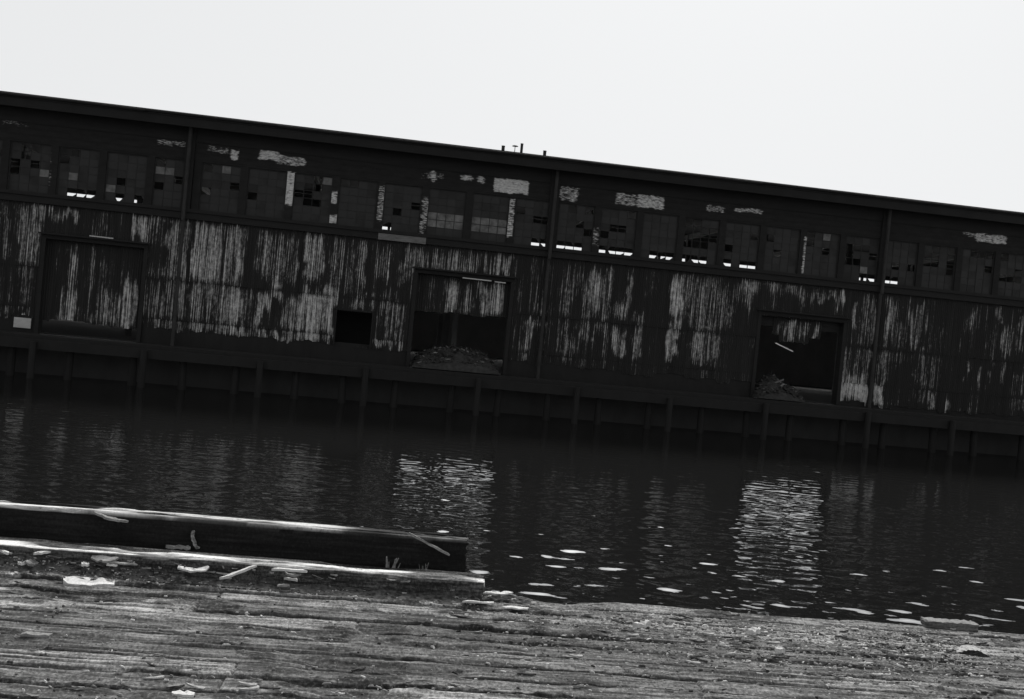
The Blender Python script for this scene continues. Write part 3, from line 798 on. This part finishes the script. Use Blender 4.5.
hero('torn_scrap', 193, 571, .17, .05, .012, 'chip_pale', 10, .3, 'torn pale scrap with raised ragged edge in the rubbish below the stringer', 'scrap', bend=.08, jag=.6, n=9, tilt=.2, z=on_bank(193, 571, .05))
hero('wood_scrap', 43, 554, .10, .025, .014, 'chip_pale', 12, .8, 'small pale stick pointing up to the right before the stringer at far left', 'wood scrap', z=on_bank(43, 554, 0.020))
hero('wood_scrap', 4, 553, .10, .02, .014, 'chip_pale', 13, -.8, 'pale stick sloping down at the left edge of the picture', 'wood scrap', z=on_bank(4, 553, 0.020))
hero('wood_scrap', 31, 564, .06, .06, .016, 'chip_grey', 14, 1.2, 'rounded pale scrap standing up in the litter at far left', 'wood scrap', tilt=.5, z=on_bank(31, 564, 0.050))
hero('wood_scrap', 22, 565, .045, .03, .016, 'chip_pale', 15, .1, 'small white crumb of wood left of the rounded scrap', 'wood scrap', z=on_bank(22, 565, 0.050))
hero('flat_board', 104, 560, .15, .06, .014, 'chip_grey', 16, -.25, 'flat grey broken board leaning on the litter before the stringer', 'board', tilt=.35, jag=.5, z=on_bank(104, 560, 0.020))
hero('thin_lath', 118, 564, .22, .018, .010, 'chip_grey', 17, -.12, 'long thin grey lath under the flat grey broken board', 'lath', jag=.1, z=on_bank(118, 564, 0.050))
hero('wood_scrap', 85, 566, .04, .035, .018, 'chip_pale', 18, .4, 'small white lump left of the long thin lath', 'wood scrap', z=on_bank(85, 566, 0.050))
hero('wood_scrap', 112, 566, .06, .025, .014, 'chip_pale', 19, .0, 'white scrap lying on the long thin lath', 'wood scrap', z=on_bank(112, 566, 0.050))
hero('pale_lath', 478, 607, .18, .026, .010, 'chip_pale', 20, .08, 'pale flat lath on the open planks just right of the stringer end', 'lath', jag=.15)
hero('torn_scrap', 498, 597, .19, .035, .012, 'chip_pale', 21, .25, 'torn white bark strip at the quay edge by the stringer end', 'scrap', bend=.03, jag=.5, n=9)
hero('pale_lath', 515, 611, .15, .03, .010, 'chip_pale', 22, .0, 'pale lath on the planks right of the torn bark strip', 'lath', jag=.2)
hero('long_splinter', 546, 606, .30, .026, .016, 'chip_grey', 23, -.15, 'long grey splinter lying near the quay edge in the middle', 'splinter', jag=.3, n=9)
hero('dark_splinter', 474, 619, .28, .03, .018, 'chip_dark', 24, -.35, 'dark broken splinter on the planks below the stringer end', 'splinter', jag=.4)
hero('dark_splinter', 430, 648, .20, .03, .016, 'chip_dark', 25, -.2, 'dark splinter lying on the bare planks near the centre', 'splinter', jag=.4)
hero('wood_scrap', 463, 593, .05, .045, .03, 'chip_pale', 26, 1.1, 'white wedge of wood standing beside the stringer end', 'wood scrap', tilt=.4, lift=.01)
hero('knotty_scrap', 641, 627, .11, .035, .03, 'chip_pale', 27, .4, 'twisted pale root scrap among litter on the middle planks', 'scrap', bend=.15, jag=.6, n=9)
hero('wood_scrap', 754, 634, .075, .05, .03, 'chip_pale', 28, .2, 'chunky pale wood scrap on the planks below the bright water', 'wood scrap', jag=.5)
hero('wood_scrap', 185, 654-21, .0001+.10, .03, .012, 'chip_grey', 29, .05, 'narrow grey scrap on the left planks', 'wood scrap')
hero('wood_scrap', 36, 637, .13, .035, .014, 'chip_grey', 30, .03, 'flat grey scrap lying on the planks at lower left', 'wood scrap')
hero('wood_scrap', 183, 695, .09, .04, .014, 'chip_pale', 31, .05, 'pale scrap at the bottom edge of the picture', 'wood scrap')
hero('dark_board', 910, 669, .42, .07, .02, 'chip_dark', 32, -.06, 'dark flat broken board lying on the littered planks at right', 'board', jag=.4, n=9)
hero('wood_scrap', 779, 653, .045, .04, .03, 'chip_pale', 33, .3, 'small rounded white lump on the planks at right', 'wood scrap', jag=.2)
# inside the trough between the two timbers
def on_v(px, py, vt):
    lo, hi = -.1, .5
    for _ in range(30):
        z = (lo + hi) / 2
        if dk(px, py, DECK + z)[1] > vt: lo = z
        else: hi = z
    return DECK + z
hero('curled_splinter', 192, 541, .11, .028, .02, 'chip_grey', 34, .0, 'curled grey splinter standing up against the black bulkhead timber', 'splinter', z=on_v(192, 541, vf + .275), ry=1.25, bend=.1, jag=.7, n=11)
hero('pale_stick', 428, 545, .28, .018, .014, 'chip_grey', 35, .0, 'grey stick slanting down across the black bulkhead timber', 'stick', z=on_v(428, 545, vf + .275), ry=.42, jag=.15)
tag(place(spikes('frayed_stub', 0.075, 392), 392, 568, .1, z=on_v(392, 568, vf + .25)), 'frayed grey wood stub sticking up behind the low stringer', 'stub')
tag(place(spikes('frayed_stub', 0.045, 424), 424, 571, .1, z=on_v(424, 571, vf + .25)), 'short frayed stub right of the taller one behind the stringer', 'stub')
hero('torn_scrap', 178, 549, .14, .05, .02, 'chip_grey', 38, .1, 'torn flat scrap lying in the trough behind the stringer', 'scrap', z=on_v(178, 549, vf + .25), jag=.6, n=9)

hero('torn_splinter', 110, 520, .20, .03, .014, 'chip_grey', 41, .0, 'torn splinter peeling off the face of the bulkhead timber at left', 'splinter', z=on_v(110, 520, vf + .27), ry=.2, bend=.06, jag=.4, n=9)
# block of timber on the edge at right and the dark lump near it
def rough_block(name, L, wd, hh, mats, seed, taper=.0):
    r = random.Random(seed); nx, ny, nz = 14, 5, 5
    v, idx = [], {}
    f, mi = [], []
    def vid(i, j, k):
        if (i, j, k) not in idx:
            x, y, z = (i / nx - .5) * L, (j / ny - .5) * wd, k / nz * hh
            tp = 1 - taper * abs(2 * i / nx - 1) ** 1.6
            z = z * tp + r.uniform(-.004, .004) * (k > 0); y = y * (1 - .3 * taper * abs(2 * i / nx - 1)) + r.uniform(-.004, .004)
            x += r.uniform(-.006, .006) + (.02 * (r.random() - .5) if i in (0, nx) else 0)
            idx[(i, j, k)] = len(v); v.append((x, y, z))
        return idx[(i, j, k)]
    for i in range(nx):
        for j in range(ny):
            f.append((vid(i, j, nz), vid(i + 1, j, nz), vid(i + 1, j + 1, nz), vid(i, j + 1, nz))); mi.append(1)  # upper faces get a paler material, standing in for light from above
            f.append((vid(i, j, 0), vid(i, j + 1, 0), vid(i + 1, j + 1, 0), vid(i + 1, j, 0))); mi.append(0)
        for k in range(nz):
            f.append((vid(i, 0, k), vid(i + 1, 0, k), vid(i + 1, 0, k + 1), vid(i, 0, k + 1))); mi.append(0)
            f.append((vid(i, ny, k), vid(i, ny, k + 1), vid(i + 1, ny, k + 1), vid(i + 1, ny, k))); mi.append(0)
    for j in range(ny):
        for k in range(nz):
            f.append((vid(0, j, k), vid(0, j, k + 1), vid(0, j + 1, k + 1), vid(0, j + 1, k))); mi.append(0)
            f.append((vid(nx, j, k), vid(nx, j + 1, k), vid(nx, j + 1, k + 1), vid(nx, j, k + 1))); mi.append(0)
    return mk(name, v, f, mats, midx=mi)
o = place(rough_block('edge_block', .335, .09, .042, [M['block'], M['chip_grey']], 3), 949, 628.5, .0)
tag(o, 'squared grey timber block lying on the very edge of the quay', 'block')
o = place(rough_block('dark_lump', .17, .10, .052, [M['chip_dark'], M['chip_mid']], 4, .5), 972, 653, -.25)
tag(o, 'dark humped lump of wood, its top painted pale as if lit, near the edge block', 'lump')

# small splinters: every one a thing of its own, a dozen shapes copied about
protos = []
for k in range(14):
    mt = ('chip_pale', 'chip_grey', 'chip_grey', 'chip_dark', 'chip_grey')[k % 5]
    L = rnd.uniform(.025, .10); protos.append((chip('wood_splinter', L, L * rnd.uniform(.08, .24), rnd.uniform(.004, .009), M['chip_mid' if mt == 'chip_pale' else mt], 200 + k, bend=rnd.uniform(0, .03), jag=.6), mt))
LAB = {'chip_pale': {'edge': 'tiny pale wood splinter on the open weathered planks', 'foot': 'tiny pale splinter in the litter along the low stringer', 'right': 'tiny pale splinter in the litter strewn over the right of the quay'},
       'chip_grey': {'edge': 'tiny grey wood splinter on the open weathered planks', 'foot': 'tiny grey splinter in the litter along the low stringer', 'right': 'tiny grey splinter in the litter strewn over the right of the quay'},
       'chip_dark': {'edge': 'tiny dark wood splinter on the open weathered planks', 'foot': 'tiny dark splinter in the litter along the low stringer', 'right': 'tiny dark splinter in the litter strewn over the right of the quay'}}
used = set()
def scatter(px, py, zone):
    k = rnd.randrange(len(protos)) if zone != 'foot' else rnd.choice((3, 8, 13, 3, 8, 13, 1, 2, 4, 6, 7, 9, 0))
    src, mt = protos[k]
    if k in used:
        o = src.copy(); col.objects.link(o)
    else:
        o = src; used.add(k)
    zb = DECK
    if zone == 'foot' and dk(px, py)[1] > vf - .11: zb = on_bank(px, py, .02 + .06 * rnd.random()) - .006
    place(o, px, py, rnd.gauss(0, .7 if zone == 'foot' else .3), rnd.uniform(-.15, .15), .003, z=zb, ry=rnd.uniform(-.12, .12))
    tag(o, LAB[mt][zone], 'splinter', LAB[mt][zone].replace('tiny ', 'small ').replace('splinter ', 'splinters ', 1))
for _ in range(75):
    x = rnd.uniform(0, 480) * rnd.uniform(.5, 1); scatter(x, 552 + .067 * x + abs(rnd.gauss(0, 10)) + 1, 'foot')
for _ in range(70):
    x = rnd.uniform(0, 1020); scatter(x, rnd.uniform(600 + .02 * x + 12, 697), 'edge')
for _ in range(26):
    x = rnd.gauss(505, 40); scatter(x, max(594, 594 + .073 * (x - 500) + abs(rnd.gauss(2, 9)) + 4), 'edge')
for _ in range(34):
    x = rnd.uniform(500, 770); scatter(x, 596 + .073 * (x - 500) + abs(rnd.gauss(24, 12)), 'edge')
for _ in range(120):
    x = rnd.triangular(560, 1022, 900); y = 597 + .073 * (x - 500) + abs(rnd.gauss(6, 24)) + 5
    scatter(x, min(y, 696), 'right')
for k, (o, mt) in enumerate(protos):
    if k not in used: bpy.data.objects.remove(o)

# grit and crumbs: nobody could count them
gb = MB(); gr_ = random.Random(77)
def crumb(px, py, sz, foot=False):
    tt, vv = dk(px, py)
    if vv > -.03 and not foot: return
    L, w_, h_ = sz * gr_.uniform(.8, 3.5), sz * gr_.uniform(.4, .9), sz * gr_.uniform(.2, .5)
    a = gr_.gauss(0, .6); c, s_ = math.cos(a), math.sin(a)
    z = GZ[len(gq)] if False else 0
    if foot: vv = vf - .15 * gr_.random() ** 1.5
    gq.append((tt, vv, L, w_, h_, c, s_, gr_.random()))
gq = []
for _ in range(6500):
    x = gr_.uniform(-5, 1029)
    zone = gr_.random()
    if zone < .34 and x < 500: y = 557 + .064 * x + abs(gr_.gauss(0, 9)) + 2
    elif zone < .86:
        x = gr_.triangular(450, 1029, 950); y = 596 + .073 * (x - 500) + abs(gr_.gauss(10, 26)) + 4
    else: y = gr_.uniform(590 + .03 * x, 699)
    if y < 700: crumb(x, y, gr_.choice((.004, .006, .008, .012)), zone < .34 and x < 478)
tv = np.array([(q[0], q[1]) for q in gq])
zz, _d, _t = deck_z(tv[:, 0][None, :], tv[:, 1][None, :])
ub_ = np.clip((tv[:, 1] - vf - .012) / .13 + 1, 0, 1)
zz = np.maximum(zz, np.where(tv[:, 0] < a1[0] - .05, bank_h(tv[:, 0]) * ub_ ** 1.4 + .004, -1)[None, :] * (ub_ > 0))
for q, zq in zip(gq, zz[0]):
    tt, vv, L, w_, h_, c, s_, rr = q
    pts = []
    for k, tz in ((1.0, -.003), (.7, h_)):
        for x, y in ((-.5, -.5), (.5, -.5), (.5, .5), (-.5, .5)):
            x_, y_ = x * L * k * gr_.uniform(.7, 1.2), y * w_ * k * gr_.uniform(.7, 1.2)
            pts.append((tt + x_ * c - y_ * s_, vv + x_ * s_ + y_ * c, zq + tz * gr_.uniform(.7, 1.2)))
    gb.hexa(pts, 0 if rr < .25 else (1 if rr < .8 else 2))
o = gb.build('wood_crumbs', [M['chip_pale'], M['chip_grey'], M['chip_dark']], loc=(e0.x, e0.y, DECK), rz=DPSI)
tag(o, 'fine crumbs of rotten wood strewn over the planks', 'crumbs', kind='stuff')
